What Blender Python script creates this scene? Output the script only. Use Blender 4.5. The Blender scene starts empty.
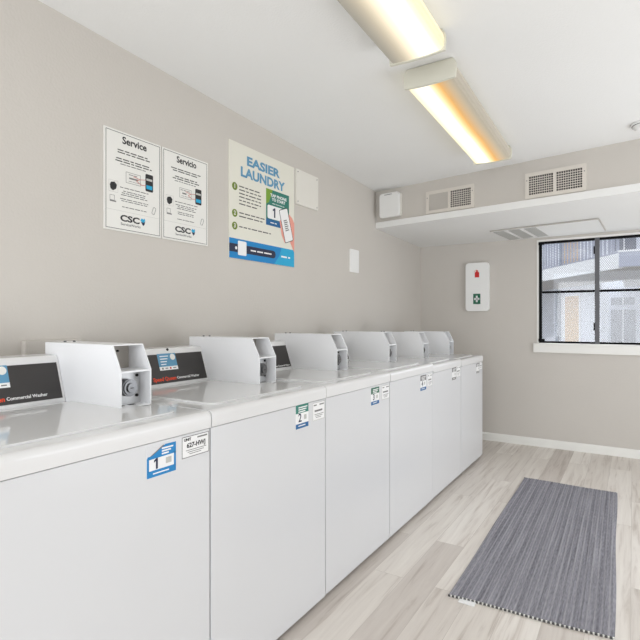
import bpy, bmesh, math, random
from mathutils import Matrix, Vector, Euler
random.seed(7)
S = bpy.context.scene
COL = S.collection
PI = math.pi
XW, YB, XF = -1.969, 5.218, -1.136        # left wall, back wall, washer fronts
XR, YF = 1.75, -1.7                       # right wall, wall behind the camera

# ---------------------------------------------------------------- materials
def srgb(r, g, b):
    f = lambda c: (c/255/12.92) if c/255 <= .04045 else ((c/255+.055)/1.055)**2.4
    return (f(r), f(g), f(b), 1)

def mat(name, col, rough=.5, metal=0, noise=0, nscale=8, bump=0, bscale=200, spec=.5, coat=0):
    m = bpy.data.materials.new(name); m.use_nodes = True
    nt = m.node_tree; b = nt.nodes['Principled BSDF']
    b.inputs['Roughness'].default_value = rough
    b.inputs['Metallic'].default_value = metal
    b.inputs['Specular IOR Level'].default_value = spec
    b.inputs['Coat Weight'].default_value = coat
    b.inputs['Base Color'].default_value = col
    tc = nt.nodes.new('ShaderNodeTexCoord')
    n = nt.nodes.new('ShaderNodeTexNoise'); n.inputs['Scale'].default_value = nscale
    n.inputs['Detail'].default_value = 4
    nt.links.new(tc.outputs['Object'], n.inputs['Vector'])
    mx = nt.nodes.new('ShaderNodeMix'); mx.data_type = 'RGBA'
    k = max(noise, .01)
    mx.inputs[6].default_value = tuple(c*(1-k) for c in col[:3])+(1,)
    mx.inputs[7].default_value = tuple(min(1, c*(1+k)) for c in col[:3])+(1,)
    nt.links.new(n.outputs['Fac'], mx.inputs[0]); nt.links.new(mx.outputs[2], b.inputs['Base Color'])
    if bump:
        n2 = nt.nodes.new('ShaderNodeTexNoise'); n2.inputs['Scale'].default_value = bscale
        n2.inputs['Detail'].default_value = 3
        nt.links.new(tc.outputs['Object'], n2.inputs['Vector'])
        bp = nt.nodes.new('ShaderNodeBump'); bp.inputs['Strength'].default_value = bump
        bp.inputs['Distance'].default_value = .004
        nt.links.new(n2.outputs['Fac'], bp.inputs['Height']); nt.links.new(bp.outputs['Normal'], b.inputs['Normal'])
    return m

M = {}
M['wall']    = mat('greige_wall_paint', srgb(203,198,191), .75, noise=.03, nscale=2.5, bump=.25, bscale=90, spec=.25)
M['ceil']    = mat('white_ceiling_paint', srgb(238,238,236), .85, noise=.02, nscale=2, bump=.3, bscale=120, spec=.2)
M['trim']    = mat('white_trim_paint', srgb(236,235,230), .45, noise=.02, nscale=5)
M['enamel']  = mat('white_enamel', srgb(226,226,226), .07, noise=.012, nscale=3, spec=.5)
M['cabinet'] = mat('white_enamel_cabinet', srgb(217,218,220), .22, noise=.012, nscale=2, spec=.5)
M['coinbox'] = mat('white_powder_coat', srgb(235,236,238), .3, noise=.012, nscale=3)
M['black']   = mat('black_panel', srgb(52,49,48), .32, noise=.05, nscale=20)
M['blackm']  = mat('black_painted_metal', srgb(12,12,14), .7, spec=.15)
M['darkm']   = mat('dark_grey_metal', srgb(88,88,92), .45)
M['hole']    = mat('dark_gap', srgb(30,29,28), .8)
M['foot']    = mat('base_gap_black', srgb(30,30,30), .7)  # black of the added shade strip under the washer cabinets
M['steel']   = mat('steel', srgb(120,121,123), .3, metal=1, noise=.1, nscale=60)
M['zinc']    = mat('zinc_plate', srgb(200,201,202), .4, metal=.6, noise=.08, nscale=50)
M['paper']   = mat('poster_paper', srgb(232,231,226), .5)
M['paperw']  = mat('white_label', srgb(240,240,240), .4)
M['cream']   = mat('cream_paper', srgb(228,226,214), .5)
M['ink']     = mat('black_ink', srgb(38,38,40), .6)
M['inkg']    = mat('grey_ink', srgb(120,119,118), .6)
M['inkd']    = mat('dark_grey_ink', srgb(84,83,82), .6)
M['line']    = mat('grey_line', srgb(190,190,186), .6)
M['red']     = mat('red_print', srgb(205,32,30), .5)
M['orange']  = mat('orange_red_print', srgb(240,72,28), .5)
M['thinred'] = mat('red_line_print', srgb(200,110,95), .5)
M['green']   = mat('green_print', srgb(20,100,72), .5)
M['lime']    = mat('lime_print', srgb(120,160,50), .5)
M['olive']   = mat('olive_green_print', srgb(110,130,40), .5)
M['teal']    = mat('teal_print', srgb(42,122,108), .5)
M['tealb']   = mat('teal_blue_print', srgb(60,140,150), .5)
M['blue']    = mat('bright_blue_print', srgb(10,130,195), .5)
M['bluel']   = mat('light_blue_print', srgb(30,165,210), .5)
M['blued']   = mat('deep_blue_print', srgb(20,95,150), .5)
M['navy']    = mat('navy_print', srgb(28,36,66), .5)
M['title']   = mat('steel_blue_print', srgb(92,150,185), .5)
M['skin']    = mat('pink_print', srgb(235,160,145), .5)
M['plastic'] = mat('white_plastic', srgb(238,238,236), .4)
M['plasto']  = mat('offwhite_plastic', srgb(226,223,215), .5)
M['vent']    = mat('vent_paint', srgb(217,211,202), .5)
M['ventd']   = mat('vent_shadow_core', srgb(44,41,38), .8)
M['ventg']   = mat('grey_filter_panel', srgb(188,183,176), .7)
M['louvre']  = mat('louvre_core', srgb(170,169,166), .8)
M['fixture'] = mat('fixture_enamel', srgb(216,214,200), .45)
M['mesh']    = mat('galvanised_mesh', srgb(160,160,168), .5, metal=.2)
M['conc']    = mat('pale_concrete', srgb(206,200,190), .8, noise=.06, nscale=2)
M['ground']  = mat('grey_pavement', srgb(150,148,144), .85, noise=.08, nscale=1.5)
M['stucco']  = mat('pale_stucco', srgb(226,229,238), .8, noise=.03, nscale=3)
M['slab']    = mat('white_painted_slab', srgb(245,245,245), .7)
M['picket']  = mat('grey_picket_paint', srgb(150,154,170), .5)
M['postg']   = mat('blue_grey_post', srgb(130,142,158), .5)
M['door']    = mat('tan_wood_door', srgb(214,168,92), .55, noise=.08, nscale=6)
M['doorw']   = mat('white_door_frame', srgb(235,234,236), .5)
M['exwin']   = mat('grey_window_screen', srgb(96,100,112), .4, noise=.1, nscale=4)
M['parapet'] = mat('grey_blue_parapet', srgb(180,184,200), .7)

def glass_mat():
    m = bpy.data.materials.new('window_glass'); m.use_nodes = True
    nt = m.node_tree; nt.nodes.clear()
    o = nt.nodes.new('ShaderNodeOutputMaterial'); mx = nt.nodes.new('ShaderNodeMixShader')
    t = nt.nodes.new('ShaderNodeBsdfTransparent'); g = nt.nodes.new('ShaderNodeBsdfGlossy')
    t.inputs[0].default_value = (.95, .96, .97, 1); g.inputs['Roughness'].default_value = .03
    mx.inputs[0].default_value = .06
    nt.links.new(t.outputs[0], mx.inputs[1]); nt.links.new(g.outputs[0], mx.inputs[2])
    nt.links.new(mx.outputs[0], o.inputs[0]); return m
M['glass'] = glass_mat()

def floor_mat():
    m = bpy.data.materials.new('vinyl_plank_floor'); m.use_nodes = True
    nt = m.node_tree; b = nt.nodes['Principled BSDF']; L = nt.links.new
    tc = nt.nodes.new('ShaderNodeTexCoord')
    mp = nt.nodes.new('ShaderNodeMapping'); mp.inputs['Rotation'].default_value = (0, 0, -PI/2)
    mp.inputs['Location'].default_value = (-2.684+1.27*4, -.88+.15*20, 0)
    L(tc.outputs['Object'], mp.inputs['Vector'])
    # rotate -90: (x,y)->(y,-x)
    br = nt.nodes.new('ShaderNodeTexBrick')
    br.inputs['Scale'].default_value = 1; br.inputs['Brick Width'].default_value = 1.27
    br.inputs['Row Height'].default_value = .152; br.inputs['Mortar Size'].default_value = .0011
    br.inputs['Mortar Smooth'].default_value = .3; br.offset = .37; br.offset_frequency = 2
    br.inputs['Color1'].default_value = (0, 0, 0, 1); br.inputs['Color2'].default_value = (1, 1, 1, 1)
    br.inputs['Mortar'].default_value = (.5, .5, .5, 1)
    L(mp.outputs[0], br.inputs['Vector'])
    cr = nt.nodes.new('ShaderNodeValToRGB'); e = cr.color_ramp
    e.elements[0].color = srgb(212,205,199); e.elements[1].color = srgb(242,238,233)
    a = e.elements.new(.5); a.color = srgb(233,228,222)
    L(br.outputs['Color'], cr.inputs[0])
    # long grain
    mp2 = nt.nodes.new('ShaderNodeMapping'); mp2.inputs['Scale'].default_value = (24, 1.5, 1)
    L(tc.outputs['Object'], mp2.inputs['Vector'])
    off = nt.nodes.new('ShaderNodeVectorMath'); off.operation = 'MULTIPLY_ADD'
    off.inputs[1].default_value = (9, 9, 9); L(br.outputs['Color'], off.inputs[0]); L(mp2.outputs[0], off.inputs[2])
    n = nt.nodes.new('ShaderNodeTexNoise'); n.inputs['Scale'].default_value = 1.2; n.inputs['Detail'].default_value = 7
    n.inputs['Roughness'].default_value = .62; n.inputs['Distortion'].default_value = .5
    L(off.outputs[0], n.inputs['Vector'])
    gr = nt.nodes.new('ShaderNodeValToRGB'); g = gr.color_ramp
    g.elements[0].position = .28; g.elements[0].color = srgb(200,191,183)
    g.elements[1].position = .72; g.elements[1].color = srgb(255,254,251)
    h = g.elements.new(.47); h.color = srgb(242,239,236)
    L(n.outputs['Fac'], gr.inputs[0])
    mul = nt.nodes.new('ShaderNodeMix'); mul.data_type = 'RGBA'; mul.blend_type = 'MULTIPLY'; mul.inputs[0].default_value = .95
    L(cr.outputs[0], mul.inputs[6]); L(gr.outputs[0], mul.inputs[7])
    mo = nt.nodes.new('ShaderNodeMix'); mo.data_type = 'RGBA'; mo.inputs[7].default_value = srgb(150,140,130)
    mm = nt.nodes.new('ShaderNodeMath'); mm.operation = 'MULTIPLY'; mm.inputs[1].default_value = .5
    L(br.outputs['Fac'], mm.inputs[0]); L(mm.outputs[0], mo.inputs[0]); L(mul.outputs[2], mo.inputs[6])
    L(mo.outputs[2], b.inputs['Base Color'])
    b.inputs['Roughness'].default_value = .38; b.inputs['Specular IOR Level'].default_value = .4
    bp = nt.nodes.new('ShaderNodeBump'); bp.inputs['Strength'].default_value = .12; bp.inputs['Distance'].default_value = .002
    L(n.outputs['Fac'], bp.inputs['Height']); L(bp.outputs[0], b.inputs['Normal'])
    return m
M['floor'] = floor_mat()

def rug_mat():
    m = bpy.data.materials.new('woven_grey_mat'); m.use_nodes = True
    nt = m.node_tree; b = nt.nodes['Principled BSDF']; L = nt.links.new
    tc = nt.nodes.new('ShaderNodeTexCoord'); mp = nt.nodes.new('ShaderNodeMapping')
    mp.inputs['Scale'].default_value = (260, 26, 1); L(tc.outputs['Object'], mp.inputs['Vector'])
    n = nt.nodes.new('ShaderNodeTexNoise'); n.inputs['Scale'].default_value = 1; n.inputs['Detail'].default_value = 2
    L(mp.outputs[0], n.inputs['Vector'])
    mp3 = nt.nodes.new('ShaderNodeMapping'); mp3.inputs['Scale'].default_value = (90, 2.5, 1); L(tc.outputs['Object'], mp3.inputs['Vector'])
    n3 = nt.nodes.new('ShaderNodeTexNoise'); n3.inputs['Scale'].default_value = 1; n3.inputs['Detail'].default_value = 3
    L(mp3.outputs[0], n3.inputs['Vector'])
    ad = nt.nodes.new('ShaderNodeMath'); ad.operation = 'ADD'; L(n.outputs['Fac'], ad.inputs[0]); L(n3.outputs['Fac'], ad.inputs[1])
    hf = nt.nodes.new('ShaderNodeMath'); hf.operation = 'MULTIPLY_ADD'; hf.inputs[1].default_value = .28; hf.inputs[2].default_value = .22; L(ad.outputs[0], hf.inputs[0])
    uv = nt.nodes.new('ShaderNodeUVMap'); uv.uv_map = 'weave'; sx = nt.nodes.new('ShaderNodeSeparateXYZ'); L(uv.outputs[0], sx.inputs[0])
    def fn(op, a, b_=None):
        x = nt.nodes.new('ShaderNodeMath'); x.operation = op
        for i, w in enumerate((a, b_)):
            if w is None: continue
            if isinstance(w, (int, float)): x.inputs[i].default_value = w
            else: L(w, x.inputs[i])
        return x.outputs[0]
    s1 = fn('SINE', fn('MULTIPLY', sx.outputs[0], 2*PI*24)); s2 = fn('SINE', fn('MULTIPLY', sx.outputs[0], 2*PI*8.5))
    rib = fn('ADD', fn('MULTIPLY', fn('POWER', fn('MAXIMUM', s1, 0), 1.5), .14), fn('MULTIPLY', s2, .025)); tot = fn('ADD', hf.outputs[0], rib)
    cr = nt.nodes.new('ShaderNodeValToRGB'); e = cr.color_ramp
    e.elements[0].position = .38; e.elements[0].color = srgb(94,93,101)
    e.elements[1].position = .68; e.elements[1].color = srgb(174,173,180)
    L(tot, cr.inputs[0]); L(cr.outputs[0], b.inputs['Base Color'])
    b.inputs['Roughness'].default_value = .95; b.inputs['Specular IOR Level'].default_value = .1
    bp = nt.nodes.new('ShaderNodeBump'); bp.inputs['Strength'].default_value = .5; bp.inputs['Distance'].default_value = .002
    L(n.outputs['Fac'], bp.inputs['Height']); L(bp.outputs[0], b.inputs['Normal'])
    return m
M['rug'] = rug_mat()

def lens_mat(name, stops, strength):
    """lit acrylic lens: brightness follows which of its two tubes still burns (object x, -.12 .. .12)"""
    m = bpy.data.materials.new(name); m.use_nodes = True
    nt = m.node_tree; b = nt.nodes['Principled BSDF']; L = nt.links.new
    tc = nt.nodes.new('ShaderNodeTexCoord'); sp = nt.nodes.new('ShaderNodeSeparateXYZ'); L(tc.outputs['Object'], sp.inputs[0])
    mr = nt.nodes.new('ShaderNodeMapRange'); mr.inputs[1].default_value = -.125; mr.inputs[2].default_value = .125
    L(sp.outputs[0], mr.inputs[0])
    n = nt.nodes.new('ShaderNodeTexNoise'); n.inputs['Scale'].default_value = 3
    L(tc.outputs['Object'], n.inputs['Vector'])
    nm = nt.nodes.new('ShaderNodeMath'); nm.operation = 'MULTIPLY_ADD'; nm.inputs[1].default_value = .06; nm.inputs[2].default_value = -.03
    L(n.outputs['Fac'], nm.inputs[0])
    ad = nt.nodes.new('ShaderNodeMath'); ad.operation = 'ADD'; L(mr.outputs[0], ad.inputs[0]); L(nm.outputs[0], ad.inputs[1])
    cr = nt.nodes.new('ShaderNodeValToRGB'); e = cr.color_ramp; e.interpolation = 'B_SPLINE'
    while len(e.elements) > 1: e.elements.remove(e.elements[-1])
    for i, (p, c) in enumerate(stops):
        x = e.elements[0] if i == 0 else e.elements.new(p)
        x.position = p; x.color = srgb(*c)
    L(ad.outputs[0], cr.inputs[0])
    L(cr.outputs[0], b.inputs['Emission Color']); b.inputs['Emission Strength'].default_value = strength
    b.inputs['Base Color'].default_value = srgb(120,118,108); b.inputs['Roughness'].default_value = .35
    return m

# ---------------------------------------------------------------- mesh helpers
def new(): return bmesh.new()

def box(bm, x0, x1, y0, y1, z0, z1, bev=0, seg=2):
    t = bmesh.new(); bmesh.ops.create_cube(t, size=1)
    for v in t.verts:
        v.co = Vector((x0+(v.co.x+.5)*(x1-x0), y0+(v.co.y+.5)*(y1-y0), z0+(v.co.z+.5)*(z1-z0)))
    if bev: bmesh.ops.bevel(t, geom=t.edges[:], offset=bev, segments=seg, affect='EDGES', profile=.5)
    merge(bm, t)

def merge(bm, t, mtx=None):
    me = bpy.data.meshes.new('tmp'); t.to_mesh(me); t.free()
    if mtx: me.transform(mtx)
    bm.from_mesh(me); bpy.data.meshes.remove(me)

def prism(bm, pts, axis, a0, a1, bev=0):
    """extrude a 2D outline; axis 'y': pts are (x,z); 'z': (x,y); 'x': (y,z)"""
    f = {'y': lambda p, a: (p[0], a, p[1]), 'z': lambda p, a: (p[0], p[1], a), 'x': lambda p, a: (a, p[0], p[1])}[axis]
    t = bmesh.new()
    A = [t.verts.new(f(p, a0)) for p in pts]; B = [t.verts.new(f(p, a1)) for p in pts]
    t.faces.new(A); t.faces.new(B[::-1]); n = len(pts)
    for i in range(n): t.faces.new((A[i], B[i], B[(i+1) % n], A[(i+1) % n]))
    bmesh.ops.recalc_face_normals(t, faces=t.faces[:])
    if bev: bmesh.ops.bevel(t, geom=t.edges[:], offset=bev, segments=2, affect='EDGES', profile=.5)
    merge(bm, t)

def cyl(bm, c, r, h, axis='z', n=24, r2=None, bev=0):
    t = bmesh.new(); bmesh.ops.create_cone(t, cap_ends=True, segments=n, radius1=r, radius2=r if r2 is None else r2, depth=h)
    if bev: bmesh.ops.bevel(t, geom=[e for e in t.edges if len(e.link_faces) == 2 and any(len(f.verts) > 4 for f in e.link_faces)], offset=bev, segments=2, affect='EDGES')
    R = {'z': Matrix(), 'x': Matrix.Rotation(PI/2, 4, 'Y'), 'y': Matrix.Rotation(-PI/2, 4, 'X')}[axis]
    merge(bm, t, Matrix.Translation(Vector(c)) @ R)

def rrect(w, h, r, n=6, cx=0, cy=0):
    p = []
    for (sx, sy, a0) in ((1, -1, -PI/2), (1, 1, 0), (-1, 1, PI/2), (-1, -1, PI)):
        for k in range(n+1):
            a = a0+k*PI/2/n
            p.append((cx+sx*(w/2-r)+r*math.cos(a), cy+sy*(h/2-r)+r*math.sin(a)))
    return p

def obj(name, bm, m, parent=None, smooth=False):
    me = bpy.data.meshes.new(name); bm.to_mesh(me); bm.free()
    o = bpy.data.objects.new(name, me); COL.objects.link(o)
    me.materials.append(M[m] if isinstance(m, str) else m)
    if smooth:
        for p in me.polygons: p.use_smooth = True
        me.set_sharp_from_angle(angle=math.radians(35))
        wn = o.modifiers.new('weighted', 'WEIGHTED_NORMAL'); wn.keep_sharp = True; wn.weight = 80
    if parent: o.parent = parent
    return o

def tag(o, label=None, cat=None, group=None, kind=None):
    for k, v in (('label', label), ('category', cat), ('group', group), ('kind', kind)):
        if v: o[k] = v
    return o

def thing(name, label, cat, loc=(0, 0, 0), rot=(0, 0, 0), group=None):
    o = bpy.data.objects.new(name, None); COL.objects.link(o); o.empty_display_size = .05
    o.location = loc; o.rotation_euler = rot
    return tag(o, label, cat, group)

def struct(name, bm, m, parent=None):
    o = obj(name, bm, m, parent)
    if not parent: o['kind'] = 'structure'
    return o

def text_bm(s, size, bold=0, sx=1, align='CENTER', depth=.0002, shear=0, spacing=1):
    """lettering in the local x-y plane, as a bmesh"""
    cu = bpy.data.curves.new('t', 'FONT'); cu.body = s; cu.size = size; cu.align_x = align; cu.align_y = 'CENTER'
    cu.offset = bold; cu.extrude = depth; cu.resolution_u = 3; cu.shear = shear; cu.space_character = spacing
    o = bpy.data.objects.new('t', cu); COL.objects.link(o)
    bpy.context.view_layer.update()
    me = bpy.data.meshes.new_from_object(o.evaluated_get(bpy.context.evaluated_depsgraph_get()))
    bpy.data.objects.remove(o); bpy.data.curves.remove(cu)
    bm = bmesh.new(); bm.from_mesh(me); bpy.data.meshes.remove(me)
    for v in bm.verts: v.co.x *= sx
    return bm

def put_text(bm, s, x, y, z, size, **k):
    merge(bm, text_bm(s, size, **k), Matrix.Translation((x, y, z)))

def fit_text(bm, s, x0, x1, y0, y1, z, bold=0, spacing=1, shear=0):
    """lettering scaled to fill a given box"""
    t = text_bm(s, 1, bold=bold/(y1-y0)*.72, spacing=spacing, depth=.0, shear=shear)
    xs = [v.co.x for v in t.verts]; ys = [v.co.y for v in t.verts]
    a, b_, c, d = min(xs), max(xs), min(ys), max(ys)
    for v in t.verts: v.co = Vector((x0+(v.co.x-a)/(b_-a)*(x1-x0), y0+(v.co.y-c)/(d-c)*(y1-y0), z))
    merge(bm, t)

def one_bm(bm, x, y, h, z):
    """a bold figure 1 centred on x, y"""
    a, y0, y1 = h*.12, y-h/2, y+h/2
    prism(bm, [(x-a*.6, y0), (x+a*1.2, y0), (x+a*1.2, y1), (x-a*.1, y1), (x-a*2.4, y1-h*.17), (x-a*2.4, y1-h*.36), (x-a*.6, y1-h*.26)], 'z', z-.0002, z+.0002)

def greek(bm, x0, x1, y, z, h, rnd, centre=True):
    """one line of print too small to read: short word-shaped dashes"""
    w = (x1-x0)*(rnd.uniform(.72, 1) if centre else 1)
    a = (x0+x1)/2-w/2 if centre else x0
    e = a+w
    while a < e-h:
        l = min(e-a, rnd.uniform(1.6, 5)*h)
        box(bm, a, a+l, y-h*.26, y+h*.26, z, z+.0004)
        a += l+h*.75

# ---------------------------------------------------------------- room shell
b = new(); box(b, XW-.1, XR+.1, YF-.1, YB+.1, -.1, 0); struct('floor', b, 'floor')
cz = lambda y: 2.378+.030*(4.1-y)
b = new(); prism(b, [(YF-.1, cz(YF-.1)), (YB+.1, cz(YB+.1)), (YB+.1, 2.75), (YF-.1, 2.75)], 'x', XW-.1, XR+.1)
struct('ceiling', b, 'ceil')
b = new(); box(b, XW-.1, XW, YF, YB, 0, 2.74); struct('wall_left', b, 'wall')
WX0, WX1, WZ0, WZ1 = -.772, .235, .995, 1.985
b = new()
for r in ((XW-.1, WX0, 0, 2.74), (WX1, XR+.1, 0, 2.74), (WX0, WX1, 0, WZ0), (WX0, WX1, WZ1, 2.74)):
    box(b, r[0], r[1], YB, YB+.14, r[2], r[3])
bmesh.ops.remove_doubles(b, verts=b.verts[:], dist=1e-5)
struct('wall_back', b, 'wall')
# right wall, never in view; its opening is added to let fill light in
b = new()
for r in ((YF, 2.0, 0, 2.74), (4.2, YB, 0, 2.74), (2.0, 4.2, 2.1, 2.74)):
    box(b, XR, XR+.1, r[0], r[1], r[2], r[3])
struct('wall_right', b, 'wall')
b = new()  # wall behind the camera; its opening is added for the fill lamp
for r in ((XW, -1.5, 0, 2.74), (1.3, XR, 0, 2.74), (-1.5, 1.3, 2.25, 2.74)):
    box(b, r[0], r[1], YF-.1, YF, r[2], r[3])
struct('wall_front', b, 'wall')
b = new(); prism(b, [(0, 0), (.016, 0), (.016, .062), (.009, .075), (0, .077)], 'x', XW, XR)
for v in b.verts: v.co.y = YB-v.co.y
bmesh.ops.recalc_face_normals(b, faces=b.faces[:])
struct('baseboard_back', b, 'trim')

# dropped bulkhead, set a little askew across the room
A = Vector((XW, 4.105)); dv = Vector((.98986, -.14203))
yf = lambda x: 4.105+(x-XW)*dv.y/dv.x
b = new(); prism(b, [(XW, yf(XW)), (XR, yf(XR)), (XR, YB), (XW, YB)], 'z', 2.098, 2.45)
struct('wall_bulkhead', b, 'wall')
b = new()
t = bmesh.new()
x0, x1 = XW, XR
vs = [t.verts.new(c) for c in ((x0, yf(x0)-.012, 2.0456), (x1, yf(x1)-.012, 2.0456), (x1, YB, 2.013), (x0, YB, 2.013),
                               (x0, yf(x0)-.012, 2.098), (x1, yf(x1)-.012, 2.098), (x1, YB, 2.098), (x0, YB, 2.098))]
for f in ((0, 1, 2, 3), (7, 6, 5, 4), (0, 4, 5, 1), (1, 5, 6, 2), (2, 6, 7, 3), (3, 7, 4, 0)): t.faces.new([vs[i] for i in f])
bmesh.ops.recalc_face_normals(t, faces=t.faces[:])
merge(b, t)
struct('trim_1', b, 'ceil')

# ---------------------------------------------------------------- window
win = bpy.data.objects.new('window_1', None); COL.objects.link(win); win.location = (-.2685, YB, 1.0); win['kind'] = 'structure'
def wbox(name, m, rects, y0=-.012, y1=.02, bev=0, parent=None):
    q = new()
    for (xa, xb, za, zb) in rects: box(q, xa+.2685, xb+.2685, y0, y1, za-1, zb-1, bev)
    o = obj(name, q, m, parent or win); return o
fx0, fx1, fz0, fz1 = -.768, .232, 1.0, 1.972
wbox('window_frame', 'blackm', [(fx0, fx0+.024, fz0, fz1), (fx1-.024, fx1, fz0, fz1), (fx0+.024, fx1-.024, fz0, fz0+.018), (fx0+.024, fx1-.024, fz1-.022, fz1)])
wbox('mullion', 'darkm', [(-.296, -.258, fz0, fz1)], -.02, .03, .002)
for (xa, xb) in ((fx0+.024, -.296), (-.258, fx1-.024)):
    wbox('glazing_bar', 'blackm', [(xa, xb, 1.476, 1.496)], -.01, .014)
    wbox('glass_pane', 'glass', [(xa, xb, fz0+.018, 1.476), (xa, xb, 1.496, fz1-.022)], .004, .008)
for z in (1.86, 1.16):
    q = new(); cyl(q, (-.30+.2685, -.006, z-1), .007, .07, 'z', 12); box(q, -.302+.2685, -.29+.2685, -.012, .0, z-1.028, z-.972)
    obj('hinge', q, 'blackm', win)
for z in (1.025, 1.955):
    q = new(); box(q, fx0+.2685-.004, fx0+.2685+.05, -.02, -.004, z-1-.014, z-1+.014, .003); obj('corner_bracket', q, 'blackm', win)
# diamond security mesh behind each pane
for (xa, xb) in ((fx0+.01, -.28), (-.27, fx1-.01)):
    q = new(); pitch = .0165; z0, z1 = fz0+.004, fz1-.006
    w, h = xb-xa, z1-z0; slope = 1.45
    for sgn in (1, -1):
        c = -h/slope
        while c < w+h/slope:
            # line x = c + sgn*s/slope
            pts = []
            s0, s1 = 0, h
            xs = (c, c+h/slope) if sgn > 0 else (c+h/slope, c)
            # clip
            (ax, az), (bx_, bz) = (xs[0], 0), (xs[1], h)
            def clip(px_, pz, qx, qz, lim, keep_gt):
                return px_, pz
            dx = bx_-ax
            ts = [0, 1]
            if dx:
                ta, tb = (0-ax)/dx, (w-ax)/dx
                lo, hi = min(ta, tb), max(ta, tb); ts = [max(0, lo), min(1, hi)]
            if ts[1]-ts[0] > .005:
                p = Vector((xa+.2685+ax+dx*ts[0], .045, z0-1+h*ts[0])); r = Vector((xa+.2685+ax+dx*ts[1], .045, z0-1+h*ts[1]))
                d = (r-p); L_ = d.length; ang = math.atan2(d.x, d.z)
                t = bmesh.new(); bmesh.ops.create_cube(t, size=1)
                merge(q, t, Matrix.Translation((p+r)/2) @ Matrix.Rotation(ang, 4, 'Y') @ Matrix.Diagonal((.0029, .0016, L_, 1)))
            c += pitch
    obj('security_mesh', q, 'mesh', win)
# painted reveal, casing and sill
wbox('window_casing', 'trim', [(-.789, -.77, .998, 1.99), (-.77, .26, 1.975, 1.992)], -.006, .0)
wbox('window_sill', 'trim', [(-.818, .28, .908, .995)], -.028, -.0005, .004)

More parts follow.
